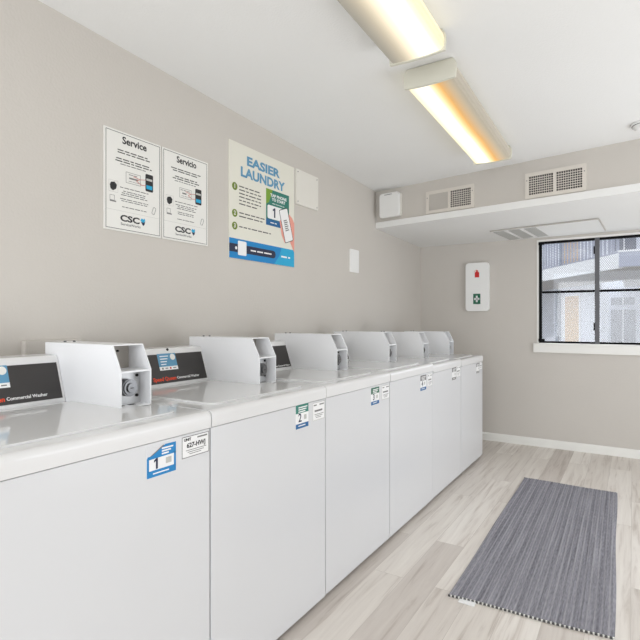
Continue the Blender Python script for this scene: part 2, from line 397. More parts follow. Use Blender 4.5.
# ---------------------------------------------------------------- washers
RED_NAME = 'Speed Queen'
def washer(idx, y0, y1, h, dx, label, number, code, sty, col, tall=True):
    """origin: floor under the front left corner; x=0 front, -x to the wall; y along the row"""
    y1 -= .003; W = y1-y0
    t = thing('washing_machine', label, 'washing machine', (XF+dx, y0, 0), group='row of top-loading washing machines')
    zl = h-.056
    # cabinet
    b = new(); box(b, -.70, 0, .0008, W-.0008, .020, zl, .003, 2); obj('cabinet', b, 'cabinet', t, True)
    b = new(); box(b, -.66, -.03, .01, W-.01, .0005, .0205); obj('base_gap_shade', b, 'foot', t)  # black strip added to darken the shaded gap under the cabinet
    # worktop: rolled front edge
    prof = [(-.70, zl+.0025)]
    prof += [(.004, zl+.0025), (.0045, zl+.035)]
    for k in range(1, 7):
        a = k*PI/2/6; prof.append((.0045-.02*(1-math.cos(a)), zl+.035+.019*math.sin(a)))
    prof += [(-.70, h-.002)]
    b = new(); prism(b, prof, 'y', .0006, W-.0006); wt = obj('worktop', b, 'enamel', t, True)
    # lid, slightly proud, with shadow gap and finger dip
    b = new(); lx0, lx1, ly0, ly1 = -.525, -.062, .075, W-.075
    cx, cy = (lx0+lx1)/2, (ly0+ly1)/2
    prism(b, rrect(lx1-lx0, ly1-ly0, .03, 6, cx, cy), 'z', h-.0025, h+.0045, .0018)
    obj('lid', b, 'enamel', t, True)
    # control housing: leaning wedge
    cy1 = W-.143
    b = new()
    prism(b, [(-.700, h-.003), (-.557, h-.003), (-.557, h+.009), (-.604, h+.150), (-.612, h+.161), (-.70, h+.163)], 'y', .012, cy1+.003, .003)
    hs = obj('control_housing', b, 'enamel', t, True)
    # leaning black fascia
    p0 = Vector((-.557, 0, h+.009)); p1 = Vector((-.604, 0, h+.150)); up = (p1-p0).normalized(); nn = Vector((up.z, 0, -up.x))
    def fas(name, m, rects, d0=.0, d1=.0016, parent=None):
        q = new()
        for (ya, yb, sa, sb) in rects:
            tt = bmesh.new(); bmesh.ops.create_cube(tt, size=1)
            for v in tt.verts:
                y = ya if v.co.x < 0 else yb; s = sa if v.co.y < 0 else sb; d = d0 if v.co.z < 0 else d1
                v.co = p0+up*s+nn*d+Vector((0, y, 0))
            bmesh.ops.recalc_face_normals(tt, faces=tt.faces[:])
            merge(q, tt)
        return obj(name, q, m, parent or t)
    fy0, fy1 = .035, cy1-.007
    FT = Matrix((( 0, up.x, nn.x, 0), (1, 0, 0, 0), (0, up.z, nn.z, 0), (0, 0, 0, 1)))
    def ftext(s, y, sv, size, d=.0022, **k):
        q = new(); merge(q, text_bm(s, size, **k), Matrix.Translation(p0+up*sv+nn*d+Vector((0, y, 0))) @ FT)
        return q
    fp = fas('control_fascia', 'black', [(fy0, fy1, .006, .134)], -.002, .0016)
    if idx <= 2:
        st = fas('price_sticker', 'title', [(.285, .385, .062, .136)], .0016, .0021, fp)
        tag(st, 'blue and white sticker on the black panel')
        ys = .285
        fas('sticker_footer', 'paperw', [(ys, ys+.1, .062, .078)], .0021, .0024, fp)
        q = new(); merge(q, _disc(.014), Matrix.Translation(p0+up*.119+nn*.0026+Vector((0, ys+.082, 0))) @ FT); obj('sticker_badge', q, 'paper', fp)
        tag(fas('sticker_print', 'paperw', [(ys+.012, ys+.058-.006*k, .122-k*.012, .126-k*.012) for k in range(4)], .0021, .0024, fp), kind='stuff')
        fas('sticker_mark', 'red', [(ys+.055, ys+.063, .066, .074)], .0024, .0026, fp)
        for rc in ((ys+.012, ys+.02, .066, .074), (ys+.03, ys+.045, .068, .072), (ys+.073, ys+.09, .068, .072)):
            fas('sticker_mark', 'inkg', [rc], .0024, .0026, fp)
        obj('brand_lettering', ftext(RED_NAME, .362, .024, .0225, bold=.0005, align='RIGHT', shear=.1), 'orange', fp)
        obj('model_lettering', ftext('Commercial Washer', .367, .024, .0155, bold=.0003, align='LEFT'), 'paperw', fp)
        q = new(); cyl(q, (-.6055, .35, h+.1545), .006, .003, 'x', 16); obj('keyhole', q, 'hole', hs)
    else:
        obj('model_lettering', ftext(RED_NAME+' Commercial Washer', fy1-.012, .016, .013, bold=.0003, align='RIGHT'), 'paperw', fp)
    # coin box: open-fronted steel shell
    cb0, cb1 = W-.139, W-.019
    xb, xt, xf, zt, zm = -.687, -.297, -.254, h+.205, h+.120
    side = [(xb, h), (xf, h), (xf, zm), (xt, zt), (xb, zt)]
    b = new()
    prism(b, side, 'y', cb0, cb0+.004); prism(b, side, 'y', cb1-.004, cb1)
    box(b, xb, xt, cb0+.004, cb1-.004, zt-.004, zt); box(b, xb, xb+.004, cb0+.004, cb1-.004, h, zt-.004)
    box(b, xb+.004, xf, cb0+.004, cb1-.004, h, h+.004)
    cb = obj('coin_box', b, 'coinbox', t)
    b = new(); box(b, xf-.115, xf-.003, cb0+.004, cb1-.004, zm-.006, zm); obj('shelf', b, 'coinbox', cb)
    b = new(); box(b, xf-.055, xf-.052, cb0+.004, cb1-.004, h+.004, zm-.006); obj('lock_plate', b, 'zinc', cb)
    b = new(); box(b, xf-.118, xf-.115, cb0+.004, cb1-.004, zm, zt-.004); obj('upper_plate', b, 'ventg', cb)
    ym = cb0+.052
    b = new(); cyl(b, (xf-.035, ym, h+.062), .029, .034, 'x', 28, bev=.004); cyl(b, (xf-.016, ym, h+.062), .016, .008, 'x', 20, bev=.001)
    box(b, xf-.013, xf-.0115, ym-.008, ym+.008, h+.059, h+.065); obj('coin_lock', b, 'steel', cb, True)
    b = new(); box(b, xf-.0116, xf-.011, ym-.0055, ym+.0055, h+.0605, h+.0635); obj('keyway', b, 'hole', cb)
    for zz in (h+.03, h+.098):
        b = new(); cyl(b, (xf-.05, cb1-.02, zz), .005, .006, 'x', 12); obj('screw_hole', b, 'hole', cb)
    for (ya, yb) in ((cb0+.02, cb0+.036), (cb0+.052, cb0+.078)):
        b = new(); box(b, xf-.04, xf-.024, ya, yb, h+.0035, h+.0048); obj('slot', b, 'hole', cb)
    for (yy, zz, rr_) in ((cb0+.055, zt-.03, .006), (cb0+.07, zt-.025, .004)):
        b = new(); cyl(b, (xf-.113, yy, zz), rr_, .006, 'x', 12); obj('screw_hole', b, 'hole', cb)
    b = new(); box(b, xf-.09, xf-.07, cb0+.010, cb0+.022, zt-.07, zt-.004, .003); obj('latch_strip', b, 'steel', cb)
    for k in (0, 1):
        b = new(); cyl(b, (xb+.05+.012*k, cb0+.045+.028*k, zt+.0025), .005, .005, 'z', 12, bev=.001); obj('bolt', b, 'darkm', cb)
    # number sticker on the front
    sa, sb, za, zb = [sty[0]-y0, sty[1]-y0, sty[2], sty[3]]
    top, numb, foot = col
    q = new(); box(q, -.0005, .0006, sa, sb, za, zb); ns = obj('number_sticker', q, 'paperw', t)
    tag(ns, 'number sticker in %s' % ('bright blue with its top corner torn' if idx == 1 else 'dark green and blue' if idx < 5 else 'faded dark grey'))
    H_ = zb-za; w_ = sb-sa
    if idx == 1:
        q = new(); prism(q, [(sa, zb-.52*H_+.004), (sa, za+.70*H_), (sa+w_*.18, za+.72*H_), (sa+.62*w_, zb), (sb, zb), (sb, zb-.38*H_), (sa+.9*w_, zb-.38*H_), (sa+.08*w_, zb-.40*H_)][1:], 'x', .0006, .0010)
        obj('sticker_header', q, 'blue', ns)
        q = new()
        for r in ((sa, sa+.07*w_, za+.2*H_, za+.66*H_), (sb-.07*w_, sb, za+.2*H_, za+.66*H_), (sa, sb, za, za+.22*H_)): box(q, .0006, .001, *r)
        obj('sticker_border', q, 'blue', ns)
        q = new(); prism(q, [(sa, zb), (sa+.55*w_, zb), (sa+.14*w_, za+.73*H_), (sa, za+.70*H_)], 'x', .0007, .0009); obj('torn_corner', q, 'cabinet', ns)
        q = new(); prism(q, [(sa+.60*w_, zb-.02*H_), (sa+.55*w_, zb), (sa+.10*w_, za+.71*H_), (sa+.17*w_, za+.72*H_)], 'x', .001, .0013); obj('torn_edge', q, 'inkg', ns)
    else:
        q = new(); box(q, .0006, .001, sa, sb, zb-.36*H_, zb); obj('sticker_header', q, top, ns)
        q = new(); box(q, .0006, .001, sa, sb, za, za+.2*H_); obj('sticker_footer', q, foot, ns)
    RT = Matrix(((0, 0, 1, 0), (1, 0, 0, 0), (0, 1, 0, 0), (0, 0, 0, 1)))
    if number:
        q = new(); tb = None
        if number == '1': tb = bmesh.new(); one_bm(tb, 0, 0, H_*.36, 0)
        merge(q, tb or text_bm(number, H_*.50, bold=.0007), Matrix.Translation((.0011, sa+w_*.32, za+.43*H_)) @ RT); obj('numeral', q, 'navy', ns)
    q = new(); r = random.Random(idx)
    for k in range(3):
        zz = zb-H_*(.12+.09*k); a0 = sa+w_*(.5 if idx == 1 else .2)
        box(q, .001, .0013, a0, sa+w_*(.9-.08*k), zz-.0022, zz+.0022)
    box(q, .001, .0013, sa+w_*.2, sa+w_*.75, za+.09*H_, za+.13*H_)
    tag(obj('sticker_print', q, 'paperw', ns), kind='stuff')
    q = new(); box(q, .0006, .001, sa+.64*w_, sa+.84*w_, za+.34*H_, za+.54*H_); obj('sticker_square', q, 'line', ns)
    # machine plate beside it
    ca, cb_, va, vb = code[0]-y0, code[1]-y0, code[2], code[3]
    q = new(); box(q, -.0005, .0006, ca, cb_, va, vb); pl = obj('unit_plate', q, 'paperw', t)
    q = new(); e = .0022
    for r_ in ((ca, cb_, va, va+e), (ca, cb_, vb-e, vb), (ca, ca+e, va+e, vb-e), (cb_-e, cb_, va+e, vb-e)): box(q, .0006, .0009, *r_)
    if idx == 1: obj('plate_border', q, 'inkg', pl)
    else: obj('plate_border', q, 'line', pl)
    q = new(); w2 = cb_-ca; h2 = vb-va
    if idx == 1:
        merge(q, text_bm('627-HWJ', h2*.30, bold=.0006, sx=1.05), Matrix.Translation((.0008, ca+w2*.52, va+.55*h2)) @ RT)
        merge(q, text_bm('UNIT', h2*.17, bold=.0005, sx=1.1), Matrix.Translation((.0008, ca+w2*.2, va+.84*h2)) @ RT)
    else:
        box(q, .0007, .001, ca+w2*.15, ca+w2*.8, va+.48*h2, va+.58*h2)
    obj('plate_lettering', q, 'ink' if idx == 1 else 'inkg', pl)
    q = new()
    box(q, .0007, .001, ca+w2*.56, ca+w2*.93, va+.82*h2, va+.89*h2)
    if idx > 1: box(q, .0007, .001, ca+w2*.08, ca+w2*.32, va+.82*h2, va+.89*h2)
    for k in range(3): box(q, .0007, .0009, ca+w2*(.14+.06*k), ca+w2*(.9-.1*k), va+h2*(.32-.09*k), va+h2*(.35-.09*k))
    tag(obj('plate_print', q, 'inkg', pl), kind='stuff')
    return t

def _disc(r):
    t = bmesh.new(); bmesh.ops.create_cone(t, cap_ends=True, segments=20, radius1=r, radius2=r, depth=.0006); return t

SP = [
 (1, .455, 1.158, .934, .003, 'nearest white washing machine, sticker numbered 1 and a 627-HWJ plate on its front', '1', (1.038, 1.149, .807, .871), (.912, 1.015, .782, .866), ('blue', 0, 'blue')),
 (2, 1.160, 1.858, .935, .003, 'second white washing machine from the camera, sticker numbered 2', '2', (1.752, 1.846, .797, .872), (1.628, 1.719, .785, .880), ('teal', 0, 'blued')),
 (3, 1.862, 2.541, .935, 0, 'third white washing machine from the camera, green and blue sticker numbered 3', '3', (2.436, 2.532, .793, .868), (2.306, 2.401, .782, .870), ('green', 0, 'blued')),
 (4, 2.543, 3.242, .933, 0, 'fourth white washing machine from the camera, grey and blue sticker numbered 4', '4', (3.135, 3.225, .785, .866), (3.006, 3.108, .772, .868), ('inkg', 0, 'blued')),
 (5, 3.246, 3.898, .918, -.003, 'fifth white washing machine, last but one before the far wall, small faded grey sticker', '', (3.775, 3.875, .785, .866), (3.665, 3.765, .772, .864), ('inkg', 0, 'inkg')),
 (6, 3.900, 4.556, .909, -.003, 'white washing machine at the far end of the row beside the back wall', '', (4.455, 4.535, .785, .85), (4.345, 4.44, .762, .846), ('inkg', 0, 'inkg')),
]
for (i, a, c, h, dx, lab, num, code, sty, colr) in SP:
    washer(i, a, c, h, dx, lab, num, code, sty, colr)

# ---------------------------------------------------------------- posters on the left wall
WR = (PI/2, 0, PI/2)      # local x -> along the wall away from the camera, y -> up, z -> into the room
def rect(b, x0, x1, y0, y1, z0, z1): box(b, x0, x1, y0, y1, z0, z1)
def outline(b, x0, x1, y0, y1, e, z0, z1):
    for r in ((x0, x1, y0, y0+e), (x0, x1, y1-e, y1), (x0, x0+e, y0+e, y1-e), (x1-e, x1, y0+e, y1-e)): rect(b, *r, z0, z1)

def service_poster(y, title, label, seed):
    W, H = .312, .452; r = random.Random(seed)
    t = thing('service_notice', label, 'notice', (XW, y, 1.622), WR, 'pair of service notices')
    b = new(); rect(b, -W/2, W/2, 0, H, -.001, .006); obj('board', b, 'paper', t)
    b = new(); outline(b, -W/2+.008, W/2-.008, .008, H-.008, .0022, .006, .0064); obj('border', b, 'ink', t)
    b = new(); fit_text(b, title, -.064, .070, .398, .432, .0064, bold=.0013); obj('title_lettering', b, 'ink', t)
    for rows in (((.366, .112), (.355, .122)), ((.327, .10), (.316, .115))):
        b = new()
        for yy, hw in rows: greek(b, -hw, hw, yy, .006, .0088, r)
        tag(obj('bold_print', b, 'ink', t), kind='stuff')
    for rows in ((.304,), (.199,), (.184, .175, .166), (.148, .139), (.112,)):
        b = new()
        for yy in rows:
            greek(b, -.10 if yy > .3 else -.078, .09 if yy > .3 else .082, yy, .006, .0062, r)
        tag(obj('fine_print', b, 'inkd', t), kind='stuff')
    b = new(); outline(b, -.045, .035, .226, .276, .0018, .006, .0064); obj('plate_drawing', b, 'inkg', t)
    b = new(); greek(b, -.038, .03, .266, .0062, .006, r); greek(b, -.028, .02, .250, .0062, .014, r); greek(b, -.035, .03, .236, .0062, .004, r)
    tag(obj('drawing_print', b, 'inkg', t), kind='stuff')
    b = new(); prism(b, rrect(.044, .082, .006, 4, .085, .252), 'z', .006, .0068); ph = obj('phone_drawing', b, 'ink', t)
    b = new(); rect(b, .068, .102, .262, .272, .0068, .0071); obj('phone_header', b, 'line', ph)
    b = new(); rect(b, .068, .102, .222, .240, .0068, .0071); obj('phone_screen', b, 'bluel', ph)
    b = new()
    pl = [Vector((*c, .0074)) for c in ((-.005, .262), (.03, .256), (.064, .262), (.03, .256), (.012, .245), (.04, .232), (.064, .236))]
    for p, q in zip(pl, pl[1:]):
        d = q-p; tt = bmesh.new(); bmesh.ops.create_cube(tt, size=1)
        merge(b, tt, Matrix.Translation((p+q)/2) @ Matrix.Rotation(math.atan2(d.y, d.x), 4, 'Z') @ Matrix.Diagonal((d.length+.002, .0024, .0004, 1)))
    obj('red_pointer', b, 'thinred', t)
    b = new(); outline(b, -.133, -.086, .170, .222, .0012, .006, .0064); obj('square_frame', b, 'line', t)
    b = new(); prism(b, [(-.124, .182), (-.112, .176), (-.096, .186), (-.092, .205), (-.104, .216), (-.122, .212), (-.128, .2)], 'z', .006, .0066); obj('square_mark', b, 'ink', t)
    b = new(); outline(b, -.128, -.104, .132, .156, .0016, .006, .0064); rect(b, -.128, -.096, .126, .132, .006, .0064); obj('laptop_drawing', b, 'inkg', t)
    b = new(); pts = rrect(.016, .034, .006, 4)
    for k in range(len(pts)):
        p = Vector((*pts[k], 0)); q = Vector((*pts[(k+1) % len(pts)], 0)); d = q-p
        if d.length < 1e-5: continue
        tt = bmesh.new(); bmesh.ops.create_cube(tt, size=1)
        merge(b, tt, Matrix.Translation((.112, .124, .0063)) @ Matrix.Rotation(-.35, 4, 'Z') @ Matrix.Translation((p+q)/2) @ Matrix.Rotation(math.atan2(d.y, d.x), 4, 'Z') @ Matrix.Diagonal((d.length+.001, .0022, .0004, 1)))
    obj('clip_drawing', b, 'inkg', t)
    b = new(); rect(b, -W/2+.012, W/2-.012, .091, .0922, .006, .0063); obj('rule', b, 'line', t)
    b = new(); fit_text(b, 'CSC', -.075, .030, .046, .076, .0064, bold=.0016); obj('logo_lettering', b, 'ink', t)
    b = new(); fit_text(b, 'ServiceWorks', -.072, .035, .028, .040, .0064, bold=.0003); obj('logo_subtitle', b, 'inkg', t)
    b = new(); prism(b, [(.034, .066), (.042, .077), (.050, .073), (.058, .078), (.062, .066), (.052, .058), (.042, .060)], 'z', .006, .0067); obj('logo_emblem', b, 'bluel', t)
    b = new(); prism(b, [(.038, .060), (.050, .058), (.061, .063), (.058, .050), (.050, .042), (.044, .050)], 'z', .006, .0066); obj('logo_emblem', b, 'navy', t)

service_poster(1.510, 'Service', 'black-bordered white notice on the left wall headed Service', 3)
service_poster(1.829, 'Servicio', 'black-bordered white notice on the left wall headed Servicio', 5)

def laundry_poster():
    W, H = .648, .680; r = random.Random(11)
    t = thing('laundry_poster', 'large cream poster headed EASIER LAUNDRY with a blue foot band', 'poster', (XW, 2.478, 1.580), WR)
    X0 = -W/2
    b = new(); rect(b, X0, -X0, 0, H, -.001, .006); obj('board', b, 'cream', t)
    z = .006
    b = new(); fit_text(b, 'EASIER', -.168, .163, .566, .624, z+.0004, bold=.0035); fit_text(b, 'LAUNDRY', -.224, .217, .489, .550, z+.0004, bold=.0035); obj('title_lettering', b, 'title', t)
    b = new(); rect(b, X0, -X0, 0, .116, z, z+.0004); bd = obj('foot_band', b, 'blue', t)
    b = new(); prism(b, [(.10, 0), (.324, 0), (.324, .116), (.18, .116), (.155, .06)], 'z', z+.0004, z+.0008); obj('band_shade', b, 'bluel', bd)
    b = new(); prism(b, [(X0, .037), (.09, .037)]+[(.09+.024*math.cos(a), .061+.024*math.sin(a)) for a in [(-PI/2+k*PI/8) for k in range(9)]]+[(X0, .085)], 'z', z+.0008, z+.0012); nb = obj('navy_bar', b, 'navy', bd)
    b = new(); prism(b, rrect(.076, .084, .007, 4, -.212, .064), 'z', z+.0012, z+.0016); obj('code_panel', b, 'paperw', bd)
    b = new(); greek(b, -.135, .09, .061, z+.0012, .016, r, False); tag(obj('bar_print', b, 'paperw', bd), kind='stuff')
    b = new(); merge(b, _disc(.009), Matrix.Translation((X0+.058, .061, z+.0015))); obj('bar_dot', b, 'paperw', bd)
    b = new(); greek(b, .175, .275, .058, z+.0008, .020, r, False); tag(obj('foot_logo', b, 'paperw', bd), kind='stuff')
    for k, yy in enumerate((.419, .263, .189)):
        b = new(); merge(b, _disc(.023), Matrix.Translation((-.277, yy, z+.0004))); d = obj('bullet', b, 'olive', t)
        b = new(); put_text(b, str(k+1), -.277, yy, z+.001, .034, bold=.001); obj('bullet_numeral', b, 'paper', d)
    for (y0_, n_, x1_) in ((.428, 6, -.035), (.272, 2, .0), (.190, 1, .085)):
        b = new()
        for k in range(n_): greek(b, -.238, x1_-.02*(k == n_-1), y0_-k*.0205, z, .0125, r, False)
        tag(obj('list_print', b, 'inkd', t), kind='stuff')
    # sticker picture
    b = new(); rect(b, .016, .264, .243, .474, z, z+.0004); sp_ = obj('sticker_picture', b, 'teal', t)
    b = new(); prism(b, [(.016, .474), (.085, .474), (.045, .39), (.016, .375)], 'z', z+.0004, z+.0007); obj('lime_corner', b, 'lime', sp_)
    b = new(); rect(b, .016, .264, .243, .283, z+.0004, z+.0008); obj('blue_foot', b, 'blued', sp_)
    b = new(); prism(b, rrect(.222, .086, .012, 4, .141, .330), 'z', z+.0006, z+.001); obj('number_panel', b, 'paperw', sp_)
    b = new(); one_bm(b, .102, .330, .062, z+.0013); obj('numeral', b, 'navy', sp_)
    b = new(); fit_text(b, 'TAP PHONE', .060, .235, .430, .450, z+.0008, bold=.001); fit_text(b, 'TO START', .075, .220, .405, .425, z+.0008, bold=.001); obj('picture_lettering', b, 'paperw', sp_)
    b = new(); greek(b, .08, .21, .388, z+.0005, .007, r); greek(b, .06, .14, .263, z+.0008, .012, r); tag(obj('picture_print', b, 'paperw', sp_), kind='stuff')
    # hand holding a phone
    b = new(); prism(b, [(.255, .19), (.324, .10), (.324, .300), (.300, .330), (.262, .352), (.25, .27)], 'z', z+.0012, z+.0014)
    prism(b, [(.158, .285), (.168, .300), (.20, .24), (.225, .17), (.215, .150), (.180, .20)], 'z', z+.0012, z+.0014); obj('hand_picture', b, 'skin', t)
    R = Matrix.Translation((.231, .270, 0)) @ Matrix.Rotation(.33, 4, 'Z')
    q = new(); prism(q, rrect(.098, .222, .012, 4), 'z', z+.0014, z+.0017); b = new(); merge(b, q, R); ph = obj('phone_picture', b, 'ink', t)
    q = new(); prism(q, rrect(.089, .213, .009, 4), 'z', z+.0017, z+.0021); b = new(); merge(b, q, R); obj('phone_screen', b, 'paperw', ph)
    q = new()
    for k in range(6): box(q, -.02, .022-.006*(k % 2), -.035+k*.013, -.028+k*.013, z+.0021, z+.0024)
    b = new(); merge(b, q, R); tag(obj('screen_print', b, 'inkg', ph), kind='stuff')
laundry_poster()

# blank boards on the left wall
b = new(); prism(b, rrect(.282, .242, .006, 3), 'z', -.001, .012, .0015)
o = obj('blank_plate', b, 'plasto', None); o.location = (XW, 2.962, 2.141); o.rotation_euler = WR
tag(o, 'square off-white blank plate beside the EASIER LAUNDRY poster', 'wall plate')
for sx in (-1, 1):
    for sy in (-1, 1):
        q = new(); cyl(q, (sx*.122, sy*.102, .0125), .004, .002, 'z', 10); obj('screw', q, 'darkm', o)
b = new(); prism(b, rrect(.150, .190, .008, 3), 'z', -.001, .010, .0015)
o = obj('blank_plate', b, 'plastic', None); o.location = (XW, 3.675, 1.710); o.rotation_euler = WR
tag(o, 'small white blank cover plate on the left wall above the fourth washer', 'wall plate')
# outlet box behind the first washer
b = new(); box(b, 0, .028, 1.006, 1.24, 1.02, 1.142, .004)
o = obj('outlet_box', b, 'wall', None); o.location = (XW, 0, 0); 
tag(o, 'wall-coloured outlet box on the left wall behind the first washer', 'outlet box')

# ---------------------------------------------------------------- back wall: first-aid cabinet
t = thing('first_aid_cabinet', 'white rounded cabinet on the back wall with extinguisher and first-aid marks', 'first aid cabinet', (-1.349, YB, 1.3095), (PI/2, 0, 0))
b = new(); prism(b, rrect(.236, .496, .035, 8, 0, .248), 'z', -.001, .045, .006); obj('cabinet_cover', b, 'plastic', t, True)
b = new(); z = .045
prism(b, [(-.022, .345), (.022, .345), (.022, .392), (.015, .402), (.008, .405), (.008, .414), (-.008, .414), (-.008, .405), (-.015, .402), (-.022, .392)], 'z', z, z+.0006)
rect(b, -.012, .012, .413, .418, z, z+.0006)
obj('extinguisher_mark', b, 'red', t)
b = new()
for k in range(6):
    a = PI*.55+k*.2; rect(b, .0+.03*math.cos(a)-.002, .03*math.cos(a)+.002, .392+.03*math.sin(a)-.004, .392+.03*math.sin(a)+.004, z, z+.0006)
obj('hose_mark', b, 'skin', t)
b = new(); rect(b, -.038, .034, .073, .178, z, z+.0006); gm = obj('cross_panel', b, 'green', t)
b = new(); rect(b, -.011, .007, .093, .158, z+.0006, z+.001); rect(b, -.028, .024, .115, .136, z+.0006, z+.001); obj('cross_mark', b, 'paperw', gm)

# ---------------------------------------------------------------- bulkhead face: box and two vents
BR = (PI/2, 0, math.atan2(dv.y, dv.x))
def bpt(s, z, off=0):
    n = Vector((dv.y, -dv.x))          # out of the face, towards the camera
    p = A+dv*s+n*off; return (p.x, p.y, z)
t = thing('emergency_light', 'boxy off-white unit high in the corner on the bulkhead', 'emergency light', bpt(.172, 2.226), BR)
b = new(); prism(b, rrect(.196, .208, .02, 5), 'z', .0005, .034, .003); obj('back_case', b, 'plasto', t, True)
b = new(); prism(b, rrect(.202, .214, .028, 6), 'z', .034, .062, .008); obj('front_cover', b, 'plastic', t, True)
b = new(); rect(b, -.045, .03, .088, .093, .0618, .0626); obj('seam_slot', b, 'inkg', t)

def vent(s0, s1, label, left_blank):
    W, H = s1-s0, .186
    t = thing('air_vent', label, 'air vent', bpt((s0+s1)/2, 2.198), BR, 'air vents on the bulkhead face')
    b = new(); e = .026
    for r_ in ((-W/2, W/2, -H/2, -H/2+e), (-W/2, W/2, H/2-e, H/2), (-W/2, -W/2+e, -H/2+e, H/2-e), (W/2-e, W/2, -H/2+e, H/2-e), (-.011, .011, -H/2+e, H/2-e)):
        box(b, r_[0], r_[1], r_[2], r_[3], .0004, .012)
    obj('frame', b, 'vent', t)
    for k, (xa, xb) in enumerate(((-W/2+e, -.011), (.011, W/2-e))):
        if k == 0 and left_blank:
            b = new(); rect(b, xa, xb, -H/2+e, H/2-e, .0004, .006); tag(obj('blank_panel', b, 'ventg', t), 'plain grey panel covering the left half'); continue
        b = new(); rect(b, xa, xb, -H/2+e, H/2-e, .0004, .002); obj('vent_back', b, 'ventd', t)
        b = new(); n = 11
        for i in range(1, n):
            x = xa+(xb-xa)*i/n; rect(b, x-.0016, x+.0016, -H/2+e, H/2-e, .002, .007)
        obj('vertical_fins', b, 'vent', t)
        b = new(); n = 8
        for i in range(1, n):
            y = -H/2+e+(H-2*e)*i/n; rect(b, xa, xb, y-.0024, y+.0024, .0025, .0078)
        obj('horizontal_fins', b, 'vent', t)
    for sx in (-1, 1):
        b = new(); cyl(b, (sx*(W/2-.012), .04, .0125), .0035, .002, 'z', 10); obj('screw', b, 'darkm', t)
vent(.506, .922, 'air vent on the bulkhead whose left half is a plain grey panel', True)
vent(1.313, 1.719, 'air vent on the bulkhead above the window with grilles in both halves', False)

# register panel under the bulkhead
def uz(y, x): 
    ya = yf(x)-.012; return 2.0456+(2.013-2.0456)*(y-ya)/(YB-ya)
t = thing('ceiling_register', 'flat white panel with three grey louvre openings under the bulkhead', 'register', (0, 0, 0))
def under(b, quad, d0, d1):
    q = bmesh.new()
    lo = [q.verts.new((x, y, uz(y, x)-d1)) for x, y in quad]; hi = [q.verts.new((x, y, uz(y, x)-d0)) for x, y in quad]
    q.faces.new(lo); q.faces.new(hi[::-1])
    for i in range(4): q.faces.new((lo[i], hi[i], hi[(i+1) % 4], lo[(i+1) % 4]))
    bmesh.ops.recalc_face_normals(q, faces=q.faces[:]); merge(b, q)
P = [(-1.093, 4.66), (-.236, 4.545), (-.21, 5.08), (-1.02, 5.195)]
def reg(u, v):
    a = Vector(P[0]).lerp(Vector(P[1]), u); c = Vector(P[3]).lerp(Vector(P[2]), u); r_ = a.lerp(c, v); return (r_.x, r_.y)
b = new(); under(b, P, .0004, .008); obj('panel', b, 'ceil', t)
b = new(); under(b, [reg(-.008, -.012), reg(1.008, -.012), reg(1.008, 0), reg(-.008, 0)], .0004, .010); under(b, [reg(1, 0), reg(1.01, 0), reg(1.01, 1), reg(1, 1)], .0004, .010)
obj('panel_rim', b, 'ventg', t)
for k in range(3):
    u0 = .012+k*.158
    b = new(); under(b, [reg(u0, .06), reg(u0+.112, .06), reg(u0+.112, .90), reg(u0, .90)], .008, .009); lv = obj('louvre_opening', b, 'louvre', t)
    b = new()
    for j in range(9):
        v = .08+j*.092; under(b, [reg(u0, v), reg(u0+.112, v), reg(u0+.112, v+.05), reg(u0, v+.05)], .009, .013)
    obj('louvre_blades', b, 'line', lv)

# ---------------------------------------------------------------- ceiling lights
def light(x, y0, y1, zd, label, lens, flip):
    yc = (y0+y1)/2; L_ = y1-y0
    t = thing('ceiling_light', label, 'ceiling light', (x, yc, cz(yc)-.0005), (-.030, 0, 0), 'fluorescent ceiling lights')
    b = new(); prism(b, [(-.095, 0), (-.095, -.022), (-.11, -.030), (.11, -.030), (.095, -.022), (.095, 0)], 'y', -L_/2+.01, L_/2-.01); obj('fixture_pan', b, 'fixture', t)
    # wrap-round lens
    pr = [(-.117, -.026), (-.122, -.05), (-.119, -.078), (-.108, -.09), (-.04, -zd), (.04, -zd), (.108, -.09), (.119, -.078), (.122, -.05), (.117, -.026)]
    b = new(); prism(b, pr, 'y', -L_/2+.014, L_/2-.014); obj('diffuser', b, lens, t, False)
    for s in (-1, 1):
        b = new(); o2 = [(-.126, -.024), (-.128, -.05), (-.124, -.094), (-.04, -zd-.004), (.04, -zd-.004), (.124, -.094), (.128, -.05), (.126, -.024), (.112, -.002), (-.112, -.002)]
        prism(b, o2, 'y', s*L_/2-.014*(s > 0), s*L_/2+.014*(s < 0)); obj('end_cap', b, 'fixture', t)
    return t
W_ = (255, 252, 240)
lensA = lens_mat('lit_lens_right_tube', [(0, (105,102,96)), (.14, (128,122,112)), (.30, (168,156,136)), (.42, (212,198,170)), (.55, (250,240,215)), (.66, W_), (.86, W_), (.94, (238,224,185)), (1, (215,200,160))], 1.08)
lensB = lens_mat('lit_lens_left_tube', [(0, (240,226,180)), (.12, (250,240,205)), (.24, W_), (.42, W_), (.50, (242,222,165)), (.60, (225,165,60)), (.67, (195,140,60)), (.76, (180,150,108)), (.88, (152,142,126)), (1, (128,120,108))], 1.08)
light(-.788, .83, 2.055, .095, 'nearer fluorescent ceiling light, its right side glowing white, cut off by the photo top', lensA, 0)
light(-.815, 2.275, 3.53, .095, 'farther fluorescent ceiling light with a yellow-orange streak along its lens', lensB, 1)

t = thing('smoke_detector', 'round white smoke detector on the ceiling at the right edge', 'smoke detector', (.056, 3.56, cz(3.56)-.0005), (-.030, 0, 0))
b = new(); cyl(b, (0, 0, -.006), .07, .012, 'z', 40, bev=.002); obj('base', b, 'plastic', t, True)
b = new(); cyl(b, (0, 0, -.024), .045, .026, 'z', 40, r2=.062, bev=.004); obj('cover', b, 'plastic', t, True)
b = new(); cyl(b, (0, 0, -.0125), .0635, .003, 'z', 40); obj('intake_gap', b, 'inkg', t)

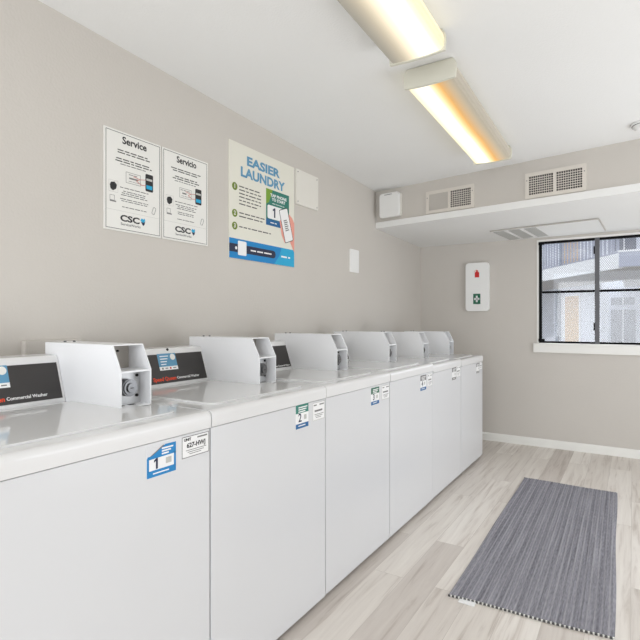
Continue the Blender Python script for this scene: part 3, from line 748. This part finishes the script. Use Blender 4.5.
# ---------------------------------------------------------------- floor mat
t = thing('floor_mat', 'grey ribbed woven mat lying on the plank floor', 'floor mat', (-.39, 3.14, 0))
C4 = [Vector((-.692, 2.176)), Vector((-.059, 2.214)), Vector((-.094, 4.076)), Vector((-.711, 4.094))]
ctr = Vector((-.39, 3.14))
nx, ny = 250, 60
def mp_(u, v):
    a = C4[0].lerp(C4[1], u); c = C4[3].lerp(C4[2], u); p = a.lerp(c, v)-ctr
    p.x += .003*math.sin(v*9)*(1 if u > .5 else .6); p.y += .004*math.sin(u*7)
    return p
ribs = []
rr = random.Random(4); x = 0
prof = []
for i in range(nx+1):
    u = i/nx
    ph = u*24; f = ph-math.floor(ph)
    hgt = .0045+.0038*abs(math.sin(PI*f))**.5
    if int(ph) % 3 == 1: hgt -= .0012*abs(math.sin(PI*f*2))
    prof.append(hgt)
bm = new(); top = []; bot = []
for j in range(ny+1):
    v = j/ny; row = []; rb = []
    for i in range(nx+1):
        u = i/nx; p = mp_(u, v)
        wv = .0035*math.exp(-((v-.62-.05*math.sin(3*u))/.03)**2)+.002*math.exp(-((v-.70)/.025)**2)*(1-u)
        edge = min(1, min(u, 1-u)*60)
        row.append(bm.verts.new((p.x, p.y, .002+(prof[i]-.0)*(.45+.55*edge)+wv*edge)))
    top.append(row)
for j in range(ny):
    for i in range(nx): bm.faces.new((top[j][i], top[j][i+1], top[j+1][i+1], top[j+1][i]))
ring = [top[0][i] for i in range(nx+1)]+[top[j][nx] for j in range(1, ny+1)]+[top[ny][i] for i in range(nx-1, -1, -1)]+[top[j][0] for j in range(ny-1, 0, -1)]
low = [bm.verts.new((v.co.x, v.co.y, .0006)) for v in ring]
n = len(ring)
for k in range(n): bm.faces.new((ring[k], low[k], low[(k+1) % n], ring[(k+1) % n]))
bm.faces.new(low[::-1])
uvl = bm.loops.layers.uv.new('weave')
for f in bm.faces:
    for lp in f.loops:
        p = Vector((lp.vert.co.x, lp.vert.co.y)); v = min(1, max(0, (p.y+ctr.y-2.195)/1.89))
        xa = C4[0].lerp(C4[3], v).x-ctr.x; xb = C4[1].lerp(C4[2], v).x-ctr.x
        lp[uvl].uv = ((p.x-xa)/(xb-xa), v)
obj('woven_field', bm, 'rug', t, True)
for v, nm in ((0, 'near'), (1, 'far')):
    for mname, off in (('inkd', 0), ('paper', 1)):
        b = new(); N = 38
        for k in range(N):
            u = (k+.5*off)/N; a = mp_(min(1, u+.001), v); c = mp_(min(1, u+.5/N), v); d = c-a
            tt = bmesh.new(); bmesh.ops.create_cube(tt, size=1)
            if mname == 'inkd': sc = (d.length*1.3, .008, .007, 1)
            else: sc = (d.length*.95, .005, .007, 1)
            merge(b, tt, Matrix.Translation((((a+c)/2).x, ((a+c)/2).y+(-.003 if v == 0 else .003), .0045+.0004*off)) @ Matrix.Rotation(math.atan2(d.y, d.x)+(.45 if off else 0), 4, 'Z') @ Matrix.Diagonal(sc))
        lab = obj('end_stitching', b, mname, t)
b = new(); p = mp_(.135, 0); box(b, p.x-.034, p.x+.034, p.y-.036, p.y-.004, .001, .004); tag(obj('care_tag', b, 'paperw', t), 'small white cloth tag')

# ---------------------------------------------------------------- outside
b = new(); box(b, -30, 30, YB+.2, 60, -.15, -.02); o = struct('ground_outside', b, 'ground')
bt = thing('apartment_building', 'pale two-storey apartment block with tan doors seen through the window mesh', 'building', (0, 0, -.02))
bt.location = (0, 0, 0)
Pp = Vector((-2.959, 20.533)); Q = Vector((-.335, 16.42)); D = (Q-Pp).normalized(); N_ = Vector((.843, .537))
def fp(s, off): 
    r_ = Q-D*s+N_*off; return r_
def slabbox(b, s0, s1, o0, o1, z0, z1):
    """box in the frame of the left wing: s back along the wing from its corner, off = behind the walkway edge"""
    c = [fp(s0, o0), fp(s1, o0), fp(s1, o1), fp(s0, o1)]
    q = bmesh.new(); lo = [q.verts.new((p.x, p.y, z0)) for p in c]; hi = [q.verts.new((p.x, p.y, z1)) for p in c]
    q.faces.new(lo); q.faces.new(hi[::-1])
    for i in range(4): q.faces.new((lo[i], hi[i], hi[(i+1) % 4], lo[(i+1) % 4]))
    bmesh.ops.recalc_face_normals(q, faces=q.faces[:]); merge(b, q)
b = new(); slabbox(b, 5.75, 20, 2.8, 3.1, -.02, 7.0); obj('wing_wall', b, 'stucco', bt)
b = new(); slabbox(b, 0, 20, 0, 2.8, 2.70, 2.78); slabbox(b, 0, 20, -.02, .10, 2.68, 3.10); sl = obj('walkway_slab', b, 'slab', bt)
b = new(); slabbox(b, 0, 20, .1, 2.8, 2.685, 2.70); obj('walkway_soffit', b, 'conc', bt)
b = new()
s = .08
while s < 10: slabbox(b, s, s+.085, .02, .06, 3.10, 4.25); s += .21
slabbox(b, 0, 10, .01, .06, 4.22, 4.28); slabbox(b, 0, 10, .015, .055, 3.12, 3.15); rl = obj('railing', b, 'picket', bt)
for s in (3.35, 8.2):
    b = new(); slabbox(b, s, s+.10, -.01, .09, 3.10, 4.8); obj('railing_post', b, 'postg', bt)
Fo = Q+N_*1.5
for (s0, s1, z0, z1) in ((7.36, 8.56, -.02, 2.27), (7.26, 8.75, 2.78, 5.2)):
    b = new(); slabbox(b, s0, s1, 2.76, 2.799, z0, z1); d = obj('apartment_door', b, 'door', bt)
    b = new(); slabbox(b, s1, s1+.35, 2.75, 2.799, z0, z1+.08); slabbox(b, s0-.12, s0, 2.75, 2.799, z0, z1+.08); slabbox(b, s0-.12, s1+.35, 2.75, 2.799, z1, z1+.08); obj('door_frame', b, 'doorw', d)
b = new(); slabbox(b, 8.98, 9.14, 2.6, 2.799, -.02, 2.6); obj('downpipe', b, 'postg', bt)
# right wing, facing the window
b = new(); box(b, -1.18, 8, 26, 26.3, -.02, 8.0); obj('wing_wall', b, 'stucco', bt)
b = new(); box(b, -.33, 6, 16.4, 16.5, 2.72, 3.13); obj('parapet', b, 'parapet', bt)
b = new(); box(b, -.36, 6, 16.36, 16.54, 3.13, 3.18); obj('parapet_cap', b, 'slab', bt)
b = new(); box(b, -.33, 6, 16.5, 26, 2.70, 2.78); obj('walkway_slab', b, 'conc', bt)
for (xa, xb, za, zb) in ((-.84, .10, .0, 1.68), (-.84, .06, 1.9, 2.22), (-.80, .12, 4.3, 6.4)):
    b = new(); box(b, xa, xb, 25.9, 25.999, za, zb); w = obj('apartment_window', b, 'exwin', bt)
    b = new(); box(b, xa+.44, xa+.49, 25.88, 25.9, za, zb); obj('window_bar', b, 'slab', w)

# ---------------------------------------------------------------- light
wd = bpy.data.worlds.new('sky'); S.world = wd; wd.use_nodes = True
nt = wd.node_tree; bg = nt.nodes['Background']
bg.inputs[0].default_value = (.90, .94, 1.0, 1); bg.inputs[1].default_value = 1.9

def area(name, loc, rot, sx, sy, power, col):
    l = bpy.data.lights.new(name, 'AREA'); l.shape = 'RECTANGLE'; l.size = sx; l.size_y = sy; l.energy = power; l.color = col
    o = bpy.data.objects.new(name, l); COL.objects.link(o); o.location = loc; o.rotation_euler = rot; return o
# fill lamps added in the two openings behind and beside the camera
area('fill_side', (XR+.15, 3.1, 1.0), (0, PI/2+.6, 0), 2.0, 2.1, 23, (.97, .985, 1))
area('fill_front', (-.1, YF-.15, 1.1), (PI/2+.35, 0, 0), 2.7, 2.1, 46, (.97, .985, 1))

area('daylight_window', (-.27, YB+.35, 1.45), (-PI/2-.25, 0, 0), 1.0, .95, 9, (.95, .975, 1))

# ---------------------------------------------------------------- camera
cd = bpy.data.cameras.new('camera'); cd.sensor_width = 36; cd.lens = 500/640*36; cd.clip_start = .05; cd.clip_end = 200
co = bpy.data.objects.new('camera', cd); COL.objects.link(co)
co.location = (0, 0, 1.22); co.rotation_euler = (PI/2, 0, math.atan(313/500))
S.camera = co
S.view_settings.view_transform = 'Standard'; S.view_settings.look = 'None'
S.view_settings.gamma = 1; S.view_settings.exposure = .12; S.view_settings.use_curve_mapping = False
